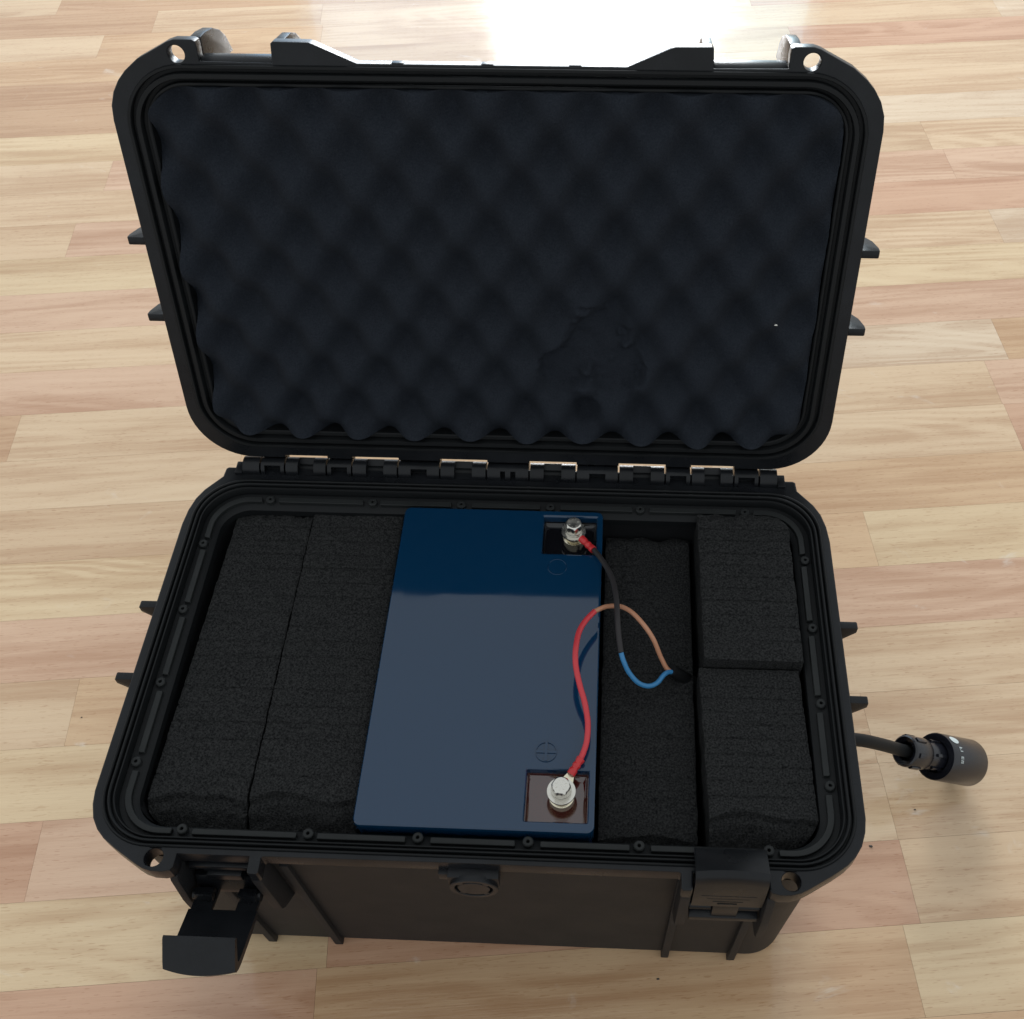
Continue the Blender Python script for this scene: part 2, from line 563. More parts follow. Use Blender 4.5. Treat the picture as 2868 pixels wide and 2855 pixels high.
# inner rail in segments, with screw bosses in the gaps
BX = (0.1527, 0.4589, 0.8134)
boss_pos = [(s * x, y) for y in (-0.5515, 0.6134) for x in BX for s in (-1, 1)] + [(s * 1.0, y) for y in (0.4213, 0.1631, -0.0985, -0.3575) for s in (-1, 1)]
La = rr(-1.003, 1.003, -0.566, 0.622, 0.125, 14, 150)
Lb = rr(-0.984, 0.984, -0.549, 0.603, 0.108, 14, 150)
keep = []
for a, b in zip(La, Lb):
    m = ((a[0] + b[0]) / 2, (a[1] + b[1]) / 2)
    keep.append(all(math.hypot(m[0] - p[0], m[1] - p[1]) > 0.0255 for p in boss_pos))
n = len(La)
start = next(i for i in range(n) if not keep[i] and keep[(i + 1) % n])
run = []
for k in range(1, n + 1):
    i = (start + k) % n
    if keep[i]:
        run.append(i)
    elif run:
        bm = bmesh.new()
        sec = []
        for j in run:
            a, b = La[j], Lb[j]
            sec.append([bm.verts.new((a[0], a[1], -0.032)), bm.verts.new((a[0], a[1], -0.014)), bm.verts.new((b[0], b[1], -0.014)), bm.verts.new((b[0], b[1], -0.06))])
        for p, q in zip(sec, sec[1:]):
            for t in range(4):
                bm.faces.new((p[t], p[(t + 1) % 4], q[(t + 1) % 4], q[t]))
        bm.faces.new(sec[0]); bm.faces.new(sec[-1])
        obj('inner_rail', bm, 'rail', body, 40, bevel=0.0015, seg=1)
        run = []
bm = lathe([(0.0, -0.030), (0.0040, -0.030), (0.0048, -0.0125), (0.0058, -0.0115), (0.0125, -0.0118), (0.0152, -0.0145), (0.0158, -0.06)], None, 20)
boss0 = obj('screw_boss', bm, 'rail', body, 40)
boss0.location = Vector((*boss_pos[0], 0)) * U
for p in boss_pos[1:]:
    copy_of(boss0, 'screw_boss', body, (*p, 0))

# ribs down the front wall
for x in (-0.765, -0.535, 0.582, 0.805):
    prof = [(-0.58, -0.10), (-0.617, -0.10), (-0.590, -0.945), (-0.585, -0.963), (-0.555, -0.963)]
    obj('front_rib', prism(prof, 'x', x - 0.0125, x + 0.0125), 'wall', body, 40, bevel=0.003)
# gussets that flank the latches
for s in (-1, 1):
    g = [(-0.59, -0.055), (-0.672, -0.055), (-0.674, -0.075), (-0.668, -0.315), (-0.655, -0.345), (-0.585, -0.425)]
    obj('latch_gusset', prism(g, 'x', s * 0.5725, s * 0.601), 'wall', body, 40, bevel=0.004)
    g = [(-0.59, -0.055), (-0.672, -0.055), (-0.678, -0.075), (-0.690, -0.20), (-0.690, -0.335), (-0.675, -0.355), (-0.585, -0.40)]
    obj('latch_gusset', prism(g, 'x', s * 0.806, s * 0.829), 'wall', body, 40, bevel=0.004)
    # strap lugs on the side of the rim
    for y in (0.171, -0.088):
        p = [(s * 1.083, -0.004), (s * 1.136, -0.004), (s * 1.139, -0.008), (s * 1.139, -0.030), (s * 1.012, -0.170), (s * 1.0, -0.170), (s * 1.0, -0.09), (s * 1.062, -0.05), (s * 1.062, -0.008)]
        obj('strap_lug', prism(p, 'y', y - 0.0125, y + 0.0125), 'plastic', flange, 40, bevel=0.003)

# pressure valve under the front edge
vx, vz, vr = 0.006, -0.102, 0.071
prof = [(vx - vr, -0.045)] + [(vx + vr * math.cos(math.radians(a)), vz + vr * math.sin(math.radians(a))) for a in range(180, 361, 12)] + [(vx + vr, -0.045)]
valve = cobj('pressure_valve', prism(prof, 'y', -0.59, -0.648), 'plastic', case, bevel=0.004)
M = frame((vx, -0.645, vz), (0, -1, 0))
obj('valve_ring', lathe([(0.068, -0.002), (0.068, 0.012), (0.066, 0.0145), (0.055, 0.0145), (0.053, 0.012), (0.053, 0.004), (0.045, 0.004), (0.045, 0.012), (0.043, 0.0135), (0, 0.0135)], M, 40), 'plastic', valve)
for a in (45, 135, 225, 315):
    ca, sa = math.cos(math.radians(a)), math.sin(math.radians(a))
    bm = bmesh.new()
    bmesh.ops.create_cube(bm, size=1.0, matrix=Matrix.Translation((vx + 0.049 * ca, -0.6535, vz + 0.049 * sa)) @ Matrix.Rotation(math.radians(-a), 4, 'Y') @ Matrix.Diagonal((0.014, 0.009, 0.018, 1)))
    obj('valve_bridge', bm, 'plastic', valve, 40)
obj('valve_bracket', box(vx - 0.098, vx - vr + 0.004, -0.636, -0.60, -0.10, -0.058), 'plastic', valve, 40, bevel=0.004)

# ---------------------------------------------------------------- lid
PHI = 1.82786
YH = 0.7468
half_lid = [(0.0, 0.706)]
KN = [(0.077, 0.233), (0.386, 0.540), (0.635, 0.775), (0.868, 0.926)]      # hinge knuckles of the body
for a, b in KN[:3]:
    half_lid += [(a - 0.004, 0.706), (a - 0.004, 0.6965), (b + 0.004, 0.6965), (b + 0.004, 0.706)]
half_lid += [(0.864, 0.706)] + arc(0.886, 0.506, 0.200, 84, 0, 12)
half_lid += [(1.086, -0.455), (1.081, -0.497), (1.066, -0.535), (1.045, -0.566), (1.020, -0.592), (0.978, -0.624), (0.905, -0.660), (0.885, -0.670), (0.865, -0.676), (0.815, -0.676), (0.806, -0.671), (0.804, -0.655),
             (0.805, -0.619), (0.603, -0.617), (0.600, -0.668), (0.594, -0.673), (0.497, -0.672), (0.484, -0.668), (0.369, -0.6185), (0.0, -0.6185)]
def L2(pts): return [(x, y - YH) for x, y in pts]
F_ = lambda e, r=0.13: L2(rr(-0.990 - e, 0.990 + e, -0.556 - e, 0.606 + e, r + e, 12))
lid = plate('lid', [L2(mirror(half_lid)), F_(0.052), L2(circle(0.865, -0.6375, 0.0235)), L2(circle(-0.865, -0.6375, 0.0235))], 0.0, 0.040, 'plastic', case, 0.0035)
lid.location = Vector((0, YH, CZ)) * U
lid.rotation_euler = (-PHI, 0, 0)
tag(lid, 'open lid lined with egg crate foam')
# seal groove rings facing the viewer, then the inner wall
bm = loft([(F_(0.056), 0.03), (F_(0.056), -0.003), (F_(0.054), -0.006), (F_(0.047), -0.006), (F_(0.045), -0.003), (F_(0.044), 0.012), (F_(0.034), 0.012),
           (F_(0.033), -0.002), (F_(0.031), -0.005), (F_(0.019), -0.005), (F_(0.017), -0.002), (F_(0.016), 0.020), (F_(0.006), 0.022), (F_(0.005), 0.012), (F_(0.003), 0.009), (F_(-0.003), 0.009), (F_(-0.006), 0.012), (F_(-0.016), 0.20), (F_(-0.04), 0.24)], cap_end=True)
obj('seal_groove', bm, 'gasket', lid, 40)
G_ = lambda x, y0, y1, r: L2(rr(-x, x, y0, y1, r, 12))
bm = loft([(G_(1.045, -0.59, 0.672, 0.16), 0.03), (G_(1.040, -0.588, 0.668, 0.16), 0.09), (G_(1.010, -0.578, 0.645, 0.15), 0.12), (G_(1.00, -0.548, 0.635, 0.14), 0.245), (G_(0.99, -0.535, 0.625, 0.135), 0.268), (G_(0.965, -0.51, 0.60, 0.12), 0.28)], cap_end=True)
obj('lid_shell', bm, 'wall', lid, 40)
for s in (-1, 1):
    # curved ribs behind the front lugs
    g = [(-0.57, 0.05), (-0.671, 0.05), (-0.673, 0.10), (-0.668, 0.16), (-0.650, 0.215), (-0.622, 0.258), (-0.57, 0.30)]
    g = [(y - YH, z) for y, z in g]
    obj('lug_rib', prism(g, 'x', s * 0.806, s * 0.838), 'plastic', lid, 40, bevel=0.004)
    g2 = [(-0.57 - YH, 0.05), (-0.669 - YH, 0.05), (-0.668 - YH, 0.12), (-0.655 - YH, 0.17), (-0.63 - YH, 0.21), (-0.57 - YH, 0.25)]
    obj('lug_rib', prism(g2, 'x', s * 0.572, s * 0.599), 'plastic', lid, 40, bevel=0.004)
    # chamfered latch bar between the lugs
    g3 = [(-0.60 - YH, 0.006), (-0.6185 - YH, 0.006), (-0.628 - YH, 0.022), (-0.628 - YH, 0.055), (-0.59 - YH, 0.07)]
    obj('latch_bar', prism(g3, 'x', s * 0.6035, s * 0.8035), 'plastic', lid, 40, bevel=0.003)
    # strap lugs
    for y in (-0.088, 0.173):
        p = [(s * 1.083, 0.004), (s * 1.136, 0.004), (s * 1.139, 0.008), (s * 1.139, 0.028), (s * 1.128, 0.075), (s * 1.105, 0.115), (s * 1.07, 0.148), (s * 1.02, 0.17), (s * 1.0, 0.17), (s * 1.0, 0.05), (s * 1.08, 0.05)]
        obj('strap_lug', prism(p, 'y', y - YH - 0.0125, y - YH + 0.0125), 'plastic', lid, 40, bevel=0.003)
# little moulding nubs along the front edge of the lid
for x in (-0.258, -0.012, 0.228):
    obj('edge_nub', box(x - 0.017, x + 0.017, -0.6215 - YH, -0.60 - YH, 0.004, 0.030), 'plastic', lid, 40, bevel=0.003)

# ---------------------------------------------------------------- hinge
def knuckle_profile(r, a0, a1, tail):
    return [(r * math.cos(math.radians(a0 + (a1 - a0) * i / 14)), r * math.sin(math.radians(a0 + (a1 - a0) * i / 14))) for i in range(15)] + tail
R_ = 0.0365
pin = cobj('hinge_pin', lathe([(0, -0.945), (0.010, -0.945), (0.0115, -0.942), (0.0115, 0.942), (0.010, 0.945), (0, 0.945)], frame((0, YH, 0), (1, 0, 0)), 16), 'gasket')
def y2(p): return [(y + YH, z) for y, z in p]
for s in (-1, 1):
    for k, (a, b) in enumerate(KN):
        full = y2(knuckle_profile(R_, -25, 205, [(-0.044, -0.02), (-0.044, -0.058), (0.012, -0.075), (0.036, -0.04)]))
        low = y2([(R_ * math.cos(math.radians(t)), R_ * math.sin(math.radians(t))) for t in range(-25, 66, 13)] + [(0.006, 0.006), (-0.022, 0.002), (-0.0355, 0.002), (-0.036, -0.008), (-0.044, -0.02), (-0.044, -0.058), (0.012, -0.075), (0.036, -0.04)])
        bm = bmesh.new()
        if k == 3:
            prism(full, 'x', s * a, s * b, bm)
        else:
            w = (b - a) * 0.29
            c = (a + b) / 2
            prism(full, 'x', s * a, s * (c - w * 0.68), bm)
            prism(low, 'x', s * (c - w * 0.68), s * (c + w * 0.68), bm)
            prism(full, 'x', s * (c + w * 0.68), s * b, bm)
        cobj('hinge_knuckle', bm, 'plastic')
    # stepped end of the hinge
    bm = box(s * 0.928, s * 0.955, YH - 0.04, YH + 0.012, -0.06, 0.012)
    cobj('hinge_end_step', bm, 'plastic', bevel=0.004)
# lid knuckles fill the spaces between
lk = [(-0.071, 0.071)]
for s in (-1, 1):
    for a, b in ((0.239, 0.380), (0.546, 0.629), (0.781, 0.862)):
        lk.append((min(s * a, s * b), max(s * a, s * b)))
for a, b in lk:
    c = (a + b) / 2
    # lid frame: closed coordinates about the hinge axis (y towards the back, z up when shut)
    full = knuckle_profile(0.0355, -60, 190, [(-0.045, 0.002), (-0.045, 0.035), (-0.020, 0.055), (0.012, 0.048), (0.030, 0.012)])
    full = [(y, z) for y, z in knuckle_profile(0.0355, -250, 0, [(0.020, 0.046), (-0.052, 0.052), (-0.052, 0.012)])]
    bm = bmesh.new()
    w = 0.028
    if b - a > 0.13 and c == 0:
        cuts = [(-0.026, -0.009), (0.009, 0.027)]
    else:
        cuts = [(c - w, c + w)]
    x = a
    # notch: a flattened lower lip, seen as a dark slot
    lowp = [(0.0355 * math.cos(math.radians(t)), 0.0355 * math.sin(math.radians(t))) for t in range(-250, -120, 13)] + [(-0.004, -0.012), (0.012, -0.008), (0.0355, 0.0), (0.020, 0.046), (-0.052, 0.052), (-0.052, 0.012)]
    for c0, c1 in cuts:
        prism(full, 'x', x, c0, bm)
        prism(lowp, 'x', c0, c1, bm)
        x = c1
    prism(full, 'x', x, b, bm)
    obj('hinge_knuckle', bm, 'plastic', lid)

# ---------------------------------------------------------------- latches
def make_latch(opened):
    """pivot at the origin, plate upwards (closed), claw folding towards the case"""
    bm = bmesh.new()
    secs = []
    NS = 14
    for k in range(NS + 1):
        x = -0.0975 + 0.195 * k / NS
        bl = 0.016 * (1 - (x / 0.0975) ** 2) - 0.006      # the folded edge bows outwards
        prof = [(-0.020, 0.066), (-0.023, 0.12), (-0.022, 0.225 + bl), (-0.018, 0.248 + bl), (-0.010, 0.262 + bl), (0.000, 0.268 + bl), (0.020, 0.260 + bl * 0.8), (0.076, 0.228), (0.080, 0.224), (0.080, 0.218), (0.074, 0.214), (0.012, 0.240 + bl * 0.7), (0.002, 0.238 + bl), (-0.002, 0.226 + bl), (-0.002, 0.066)]
        secs.append([bm.verts.new((x, y, z)) for y, z in prof])
    for a, b in zip(secs, secs[1:]):
        m = len(a)
        for t in range(m): bm.faces.new((a[t], a[(t + 1) % m], b[(t + 1) % m], b[t]))
    bm.faces.new(secs[0]); bm.faces.new(secs[-1])
    o = obj('latch', bm, 'plastic', case, 40)
    for i, (hw, z) in enumerate(((0.075, 0.148), (0.058, 0.128), (0.042, 0.108), (0.027, 0.090))):
        obj('grip_ridge', box(-hw, hw, -0.0236, -0.019, z - 0.003, z + 0.003), 'plastic', o, 40, bevel=0.0015)
    tabs = [(-0.036, 0.036)] if not opened else [(-0.093, -0.034), (0.034, 0.093)]
    for a, b in tabs:
        obj('pivot_tab', box(a, b, -0.020, -0.003, -0.014, 0.070), 'plastic', o, 40, bevel=0.003)
    for a, b in ((-0.0975, -0.038), (0.038, 0.0975)):
        obj('pivot_roll', lathe([(0, a), (0.016, a), (0.016, b), (0, b)], frame((0, 0.004, 0.018), (1, 0, 0)), 18), 'plastic', o, 40)
    obj('pivot_bar', prism([(-0.024, -0.036), (-0.024, -0.014), (-0.004, -0.008), (0.05, -0.008), (0.05, -0.036)], 'x', -0.0965, 0.0965), 'plastic', o, 40, bevel=0.003)
    if opened:
        # cam plate and catch seen inside the open latch
        for a, b in ((-0.088, -0.036), (0.036, 0.088)):
            obj('cam_block', box(a, b, -0.004, 0.026, 0.012, 0.04), 'plastic', o, 40, bevel=0.004)
    return o
lt = make_latch(False)
lt.location = Vector((0.704, -0.650, CZ - 0.205)) * U
lt.rotation_euler = (math.radians(-2), 0, 0)
tag(lt, 'latch flipped up against the front edge')
lt = make_latch(True)
lt.location = Vector((-0.703, -0.655, CZ - 0.205)) * U
lt.rotation_euler = (math.radians(68), 0, 0)
tag(lt, 'latch swung open and hanging forward')
# catch bar that stays in the recess behind the open latch
cobj('latch_catch', box(-0.795, -0.61, -0.632, -0.60, -0.105, -0.080), 'plastic', bevel=0.005)
cobj('latch_catch', box(-0.755, -0.655, -0.640, -0.60, -0.165, -0.125), 'plastic', bevel=0.005)

# ---------------------------------------------------------------- foam
def nz(x, y, z=0.0): return noise.noise(Vector((x, y, z)))
def sstep(a, b, v):
    t = max(0.0, min(1.0, (v - a) / (b - a)))
    return t * t * (3 - 2 * t)

def inside_case(x, y, z):
    """keep a point within the tapering, round-cornered interior of the case"""
    t = max(0.0, min(1.0, -z / 0.93))
    hx, y0, y1, r = 0.970 - 0.022 * t, -0.533 + 0.020 * t, 0.595 - 0.018 * t, 0.118 - 0.012 * t
    x = max(-hx, min(hx, x)); y = max(y0, min(y1, y))
    cx = max(-hx + r, min(hx - r, x)); cy = max(y0 + r, min(y1 - r, y))
    d = math.hypot(x - cx, y - cy)
    if d > r:
        x, y = cx + (x - cx) * r / d, cy + (y - cy) * r / d
    return x, y

def foam_block(x0, x1, y0, y1, zt, seed, torn_front=0.0, torn_rear=0.0, skew=0.0, rise=0.0, creases=(), flare=0.0):
    """a foam block whose ends were torn; skew shifts the near end sideways, rise lifts the near end"""
    nx, ny = 46, 230 if (y1 - y0) > 0.8 else 140
    bm = bmesh.new()
    zb = -0.90
    grid = []
    for j in range(ny + 1):
        v = j / ny
        row = []
        for i in range(nx + 1):
            u = i / nx
            # ragged outline
            ya = y0 + torn_front * 0.22 * nz(u * 5, seed, 1) + 0.003 * nz(u * 30, seed, 2)
            yb = y1 + torn_rear * (0.55 * nz(u * 4 + 3, seed, 3) + 0.18 * nz(u * 17, seed, 4)) + 0.003 * nz(u * 40, seed, 5)
            y = ya + (yb - ya) * v
            xa = x0 + 0.003 * nz(y * 16, seed, 6) + 0.0018 * nz(y * 70, seed, 7)
            xb = x1 + 0.003 * nz(y * 16, seed, 8) + 0.0018 * nz(y * 70, seed, 9)
            xa += flare * (1 - v)
            x = xa + (xb - xa) * u + skew * (1 - v)
            z = zt + rise * (1 - v) + 0.003 * nz(x * 9, y * 9, seed) + 0.0011 * nz(x * 120, y * 120, seed)
            # soft rounded long edges
            de = min(u, 1 - u) * (x1 - x0)
            z -= 0.003 * (1 - sstep(0, 0.006, de))
            # knife creases across the block
            for k, (yc, m) in enumerate(creases):
                d = abs(y - yc - 0.003 * nz(u * 3, k + seed, 10))
                mask = sstep(-0.25, 0.2, nz(u * 1.6 + k * 7.7, seed, 11) + m)
                z -= 0.006 * mask * max(0, 1 - d / 0.0040)
            if torn_front:
                line = y0 + torn_front * (0.75 + 0.35 * nz(u * 2.2, seed, 12)) + 0.02 * (1 - (2 * u - 1) ** 2)
                d = line - y
                if d > 0:
                    z -= 0.020 * sstep(0, 0.005, d) + 0.75 * d * sstep(0, torn_front * 0.7, d) + 0.008 * nz(x * 45, y * 60, seed + 5) + 0.006 * nz(x * 110, y * 110, seed)
            if torn_rear:
                d = y - (yb - torn_rear * 0.6)
                if d > 0:
                    z -= 0.35 * d + 0.006 * nz(x * 45, y * 45, seed + 3)
            x, y = inside_case(x, y, z)
            row.append(bm.verts.new((x, y, z)))
        grid.append(row)
    for j in range(ny):
        for i in range(nx):
            bm.faces.new((grid[j][i], grid[j][i + 1], grid[j + 1][i + 1], grid[j + 1][i]))
    ring = grid[0][:] + [grid[j][nx] for j in range(1, ny + 1)] + grid[ny][nx - 1::-1] + [grid[j][0] for j in range(ny - 1, 0, -1)]
    cx, cy = (x0 + x1) / 2, (y0 + y1) / 2
    prev = ring
    for zz in (0.03, 0.10, 0.30, None):
        cur = []
        for vv in ring:
            z = zb if zz is None else vv.co.z - zz
            jx = 0.003 * nz(vv.co.x * 30, vv.co.y * 30, z * 20)
            px_, py_ = inside_case(vv.co.x + jx, vv.co.y + jx, z)
            cur.append(bm.verts.new((px_, py_, z)))
        m = len(ring)
        for i in range(m):
            bm.faces.new((prev[i], cur[i], cur[(i + 1) % m], prev[(i + 1) % m]))
        prev = cur
    bm.faces.new(prev)
    return obj('foam_block', bm, 'foam', None, 50)

def cl(y0, y1, n, seed):
    r = random.Random(seed)
    return [(y0 + (y1 - y0) * (i + 0.5 + 0.16 * (r.random() - 0.5)) / n, r.random() * 0.4) for i in range(n)]
fb = foam_block(-0.926, -0.666, -0.530, 0.592, -0.055, 3, 0.10, 0.055, 0.0, 0.0, cl(-0.4, 0.56, 17, 1), -0.030)
tag(fb, 'long black foam block at the left wall of the case', 'foam block', 'foam blocks packed round the battery')
fb = foam_block(-0.662, -0.352, -0.520, 0.606, -0.050, 8, 0.10, 0.040, 0.004, 0.0, cl(-0.4, 0.56, 17, 2))
tag(fb, 'long black foam block touching the left side of the blue battery', 'foam block', 'foam blocks packed round the battery')
fb = foam_block(0.345, 0.632, -0.520, 0.585, -0.135, 14, 0.03, 0.05, 0.0, 0.0, cl(-0.4, 0.5, 13, 3))
tag(fb, 'sunken black foam block under the coloured wires, right of the battery', 'foam block', 'foam blocks packed round the battery')
fb = foam_block(0.650, 0.952, 0.030, 0.592, 0.004, 21, 0.0, 0.045, 0.006, 0.0, cl(0.08, 0.55, 10, 4))
tag(fb, 'short black foam block in the rear right corner, nearest the hinge', 'foam block', 'foam blocks packed round the battery')
fb = foam_block(0.642, 0.948, -0.528, 0.022, -0.040, 27, 0.095, 0.0, 0.018, 0.0, cl(-0.41, -0.01, 9, 5))
tag(fb, 'short black foam block in the front right corner, beside the closed latch', 'foam block', 'foam blocks packed round the battery')

# egg crate sheet in the lid (built in the lid frame, then turned with it)
def egg_foam():
    x0, x1, y0, y1 = -0.978, 0.978, -0.548, 0.600
    nx, ny = 300, 180
    px, py = 0.0953, 0.125
    bm = bmesh.new()
    grid = []
    for j in range(ny + 1):
        row = []
        for i in range(nx + 1):
            x = x0 + (x1 - x0) * i / nx
            y = y0 + (y1 - y0) * j / ny
            # round the corners of the sheet
            r = 0.11
            qx, qy = x, y
            ax, ay = max(abs(x) - (x1 - r), 0), 0
            yc, yh2 = (y0 + y1) / 2, (y1 - y0) / 2
            ay = max(abs(y - yc) - (yh2 - r), 0)
            h = math.hypot(ax, ay)
            m = max(ax, ay)
            if ax > 0 and ay > 0 and h > 0:
                f = m / h
                qx = math.copysign(x1 - r + ax * f, x)
                qy = yc + math.copysign(yh2 - r + ay * f, y - yc)
            wx = qx + 0.010 * nz(qx * 3, qy * 3, 5)
            wy = qy + 0.010 * nz(qx * 3, qy * 3, 9)
            c = math.cos(math.pi * (wx + 0.885) / px) * math.cos(math.pi * (wy - 0.618) / py)
            # blunt peaks, round pits
            hgt = (1 - 2 * max(0.0, (1 - c) / 2) ** 1.22) * (0.90 + 0.25 * nz(qx * 4, qy * 4, 12))
            off = 0.012 - 0.040 * hgt - 0.014 * hgt * sstep(0.45, 0.6, qy) + 0.006 * nz(qx * 6, qy * 6, 2)
            # a patch where the bumps were torn away
            wob = 0.42 * nz(qx * 9, qy * 9, 4) + 0.16 * nz(qx * 34, qy * 34, 6)
            d = min(math.hypot((qx - 0.30) / 0.125, (qy - 0.24) / 0.150), math.hypot((qx - 0.19) / 0.085, (qy - 0.315) / 0.085), math.hypot((qx - 0.40) / 0.07, (qy - 0.31) / 0.08)) + wob
            t = 1 - sstep(0.62, 1.0, d)
            if t > 0:
                flat = 0.048 + 0.014 * nz(qx * 14, qy * 14, 8) + 0.003 * nz(qx * 70, qy * 70, 8)
                off = off * (1 - t) + max(off, flat) * t
            # small nick below it
            d2 = math.hypot((qx - 0.27) / 0.05, (qy - 0.49) / 0.07) + 0.4 * nz(qx * 25, qy * 25, 3)
            off += 0.016 * (1 - sstep(0.5, 1.0, d2))
            # the edge of the sheet waves with the bumps
            ex = 0.006 * c * sstep(0.90, 0.978, abs(qx))
            row.append(bm.verts.new((qx + math.copysign(ex, qx) + 0.0012 * nz(qx * 60, qy * 60, 1), qy - YH, off)))
        grid.append(row)
    for j in range(ny):
        for i in range(nx):
            bm.faces.new((grid[j][i], grid[j][i + 1], grid[j + 1][i + 1], grid[j + 1][i]))
    ring = grid[0][:] + [grid[j][nx] for j in range(1, ny + 1)] + grid[ny][nx - 1::-1] + [grid[j][0] for j in range(ny - 1, 0, -1)]
    prev = ring
    for k in (1, 2):
        cur = [bm.verts.new((v.co.x, v.co.y, v.co.z + (0.17 - v.co.z) * k / 2)) for v in ring]
        m = len(ring)
        for i in range(m):
            bm.faces.new((prev[i], cur[i], cur[(i + 1) % m], prev[(i + 1) % m]))
        prev = cur
    bm.faces.new(prev)
    return obj('egg_crate_foam', bm, 'eggfoam', None, 60)
ef = egg_foam()
ef.location = Vector((0, YH, 0)) * U
ef.rotation_euler = (-PHI, 0, 0)
tag(ef, 'charcoal egg crate foam sheet lining the open lid, with a torn patch', 'foam sheet')

# ---------------------------------------------------------------- battery
bat = empty('battery', (0, 0, -0.93))
tag(bat, 'blue rectangular battery with two bolted terminals in the middle of the case', 'battery')
BZ = 0.93
def bobj(name, bm, mat, parent=None, **kw):
    o = obj(name, bm, mat, parent or bat, **kw)
    if parent is None: o.location.z = BZ * U
    return o
X0, X1, Y0, Y1 = -0.339, 0.334, -0.527, 0.587
wells = [(0.136, 0.313, 0.410, 0.560), (0.138, 0.314, -0.498, -0.345)]
top = plate('top_cover', [rr(X0, X1, Y0, Y1, 0.022, 8)] + [rr(a, b, c, d, 0.003, 2) for a, b, c, d in wells], -0.075, 0.0, 'blue', bat, 0.007, 30)
top.location.z = BZ * U
bobj('body', loft([(rr(X0 + 0.006, X1 - 0.006, Y0 + 0.006, Y1 - 0.006, 0.02, 6), -0.070), (rr(X0 + 0.006, X1 - 0.006, Y0 + 0.006, Y1 - 0.006, 0.02, 6), -0.92), (rr(X0 + 0.012, X1 - 0.012, Y0 + 0.012, Y1 - 0.012, 0.02, 6), -0.93)], cap_start=True, cap_end=True), 'bluebody')
WZ = -0.040
for (a, b, c, d), mt in zip(wells, ('blackwell', 'redwell')):
    # cast resin floor with a slight meniscus against the cover
    e = 0.0015
    bm = loft([(rr(a - 0.004, b + 0.004, c - 0.004, d + 0.004, 0.004, 3), WZ + 0.012), (rr(a + e, b - e, c + e, d - e, 0.004, 3), WZ + 0.012), (rr(a + 0.004, b - 0.004, c + 0.004, d - 0.004, 0.005, 3), WZ + 0.005), (rr(a + 0.009, b - 0.009, c + 0.009, d - 0.009, 0.006, 3), WZ + 0.0012), (rr(a + 0.016, b - 0.016, c + 0.016, d - 0.016, 0.006, 3), WZ)], cap_end=True)
    w = bobj('terminal_well', bm, mt)
    tag(w, 'dark red terminal recess' if mt == 'redwell' else 'black terminal recess')

def terminal(cx, cy, turn):
    M = Matrix.Translation((cx, cy, 0))
    t = bobj('terminal_post', lathe([(0.036, WZ - 0.002), (0.036, WZ + 0.012), (0.030, WZ + 0.014), (0.030, WZ + 0.030), (0, WZ + 0.030)], M, 36), 'brass')
    bobj('washer', lathe([(0.014, 0.0015), (0.0405, 0.0015), (0.0412, 0.003), (0.0412, 0.0065), (0.0405, 0.008), (0.014, 0.008)], M, 40), 'steel')
    # split spring washer
    bobj('spring_washer', lathe([(0.016, 0.0085), (0.0285, 0.0085), (0.0292, 0.010), (0.0292, 0.0165), (0.0285, 0.018), (0.016, 0.018)], M, 36), 'steel')
    # hexagon head with a chamfered round top
    bm = bmesh.new()
    hexr, h0, h1 = 0.0285, 0.0185, 0.052
    n = 48
    rings = []
    for z, f in ((h0, 0), (h1 - 0.010, 1), (h1 - 0.003, 2), (h1, 3)):
        ring = []
        for i in range(n):
            an = 2 * math.pi * i / n
            k = (an + turn) % (math.pi / 3) - math.pi / 6
            rh = hexr * math.cos(math.pi / 6) / math.cos(k)
            r = rh
            zz = z
            if f == 1: zz = h1 - 0.0035 - (rh - hexr * math.cos(math.pi / 6)) * 1.3
            if f == 2: r = min(rh, hexr * 0.865); zz = h1 - 0.0025
            if f == 3: r = hexr * 0.76; zz = h1
            ring.append(bm.verts.new((cx + r * math.cos(an), cy + r * math.sin(an), zz)))
        rings.append(ring)
    for a, b in zip(rings, rings[1:]):
        for i in range(n): bm.faces.new((a[i], a[(i + 1) % n], b[(i + 1) % n], b[i]))
    bm.faces.new(rings[0]); bm.faces.new(rings[-1])
    bolt = bobj('bolt', bm, 'steel', smooth=28)
    # raised grade marks round the head
    for k in range(7):
        an = math.radians(20 + k * 47)
        bm = bmesh.new()
        bmesh.ops.create_cube(bm, size=1.0, matrix=Matrix.Translation((cx + 0.0145 * math.cos(an), cy + 0.0145 * math.sin(an), h1 + 0.0004)) @ Matrix.Rotation(an, 4, 'Z') @ Matrix.Diagonal((0.005, 0.0025, 0.0016, 1)))
        obj('head_mark', bm, 'steel', bolt, 0)
terminal(0.2375, 0.499, 0.35)
terminal(0.2385, -0.4115, 0.1)

# moulded polarity symbols
def ring_mesh(cx, cy, r, w, z, bm, h=0.0034):
    lathe([(r - w, z - 0.003), (r - w, z), (r - w * 0.8, z + h), (r - w * 0.2, z + h), (r, z), (r, z - 0.003)], Matrix.Translation((cx, cy, 0)), 48, bm)
bm = bmesh.new()
ring_mesh(0.189, -0.292, 0.0315, 0.0035, 0.0004, bm)
for dx, dy in ((0.029, 0.0036), (0.0036, 0.029)):
    box(0.189 - dx, 0.189 + dx, -0.292 - dy, -0.292 + dy, -0.003, 0.0034 if dx > dy else 0.0060, bm)
bobj('plus_symbol', bm, 'blue')
bm = bmesh.new()
ring_mesh(0.189, 0.357, 0.0315, 0.003, 0.0002, bm, 0.0007)
box(0.189 - 0.0025, 0.189 + 0.0025, 0.357 - 0.026, 0.357 + 0.026, -0.003, 0.0008, bm)
bobj('minus_symbol', bm, 'blue')

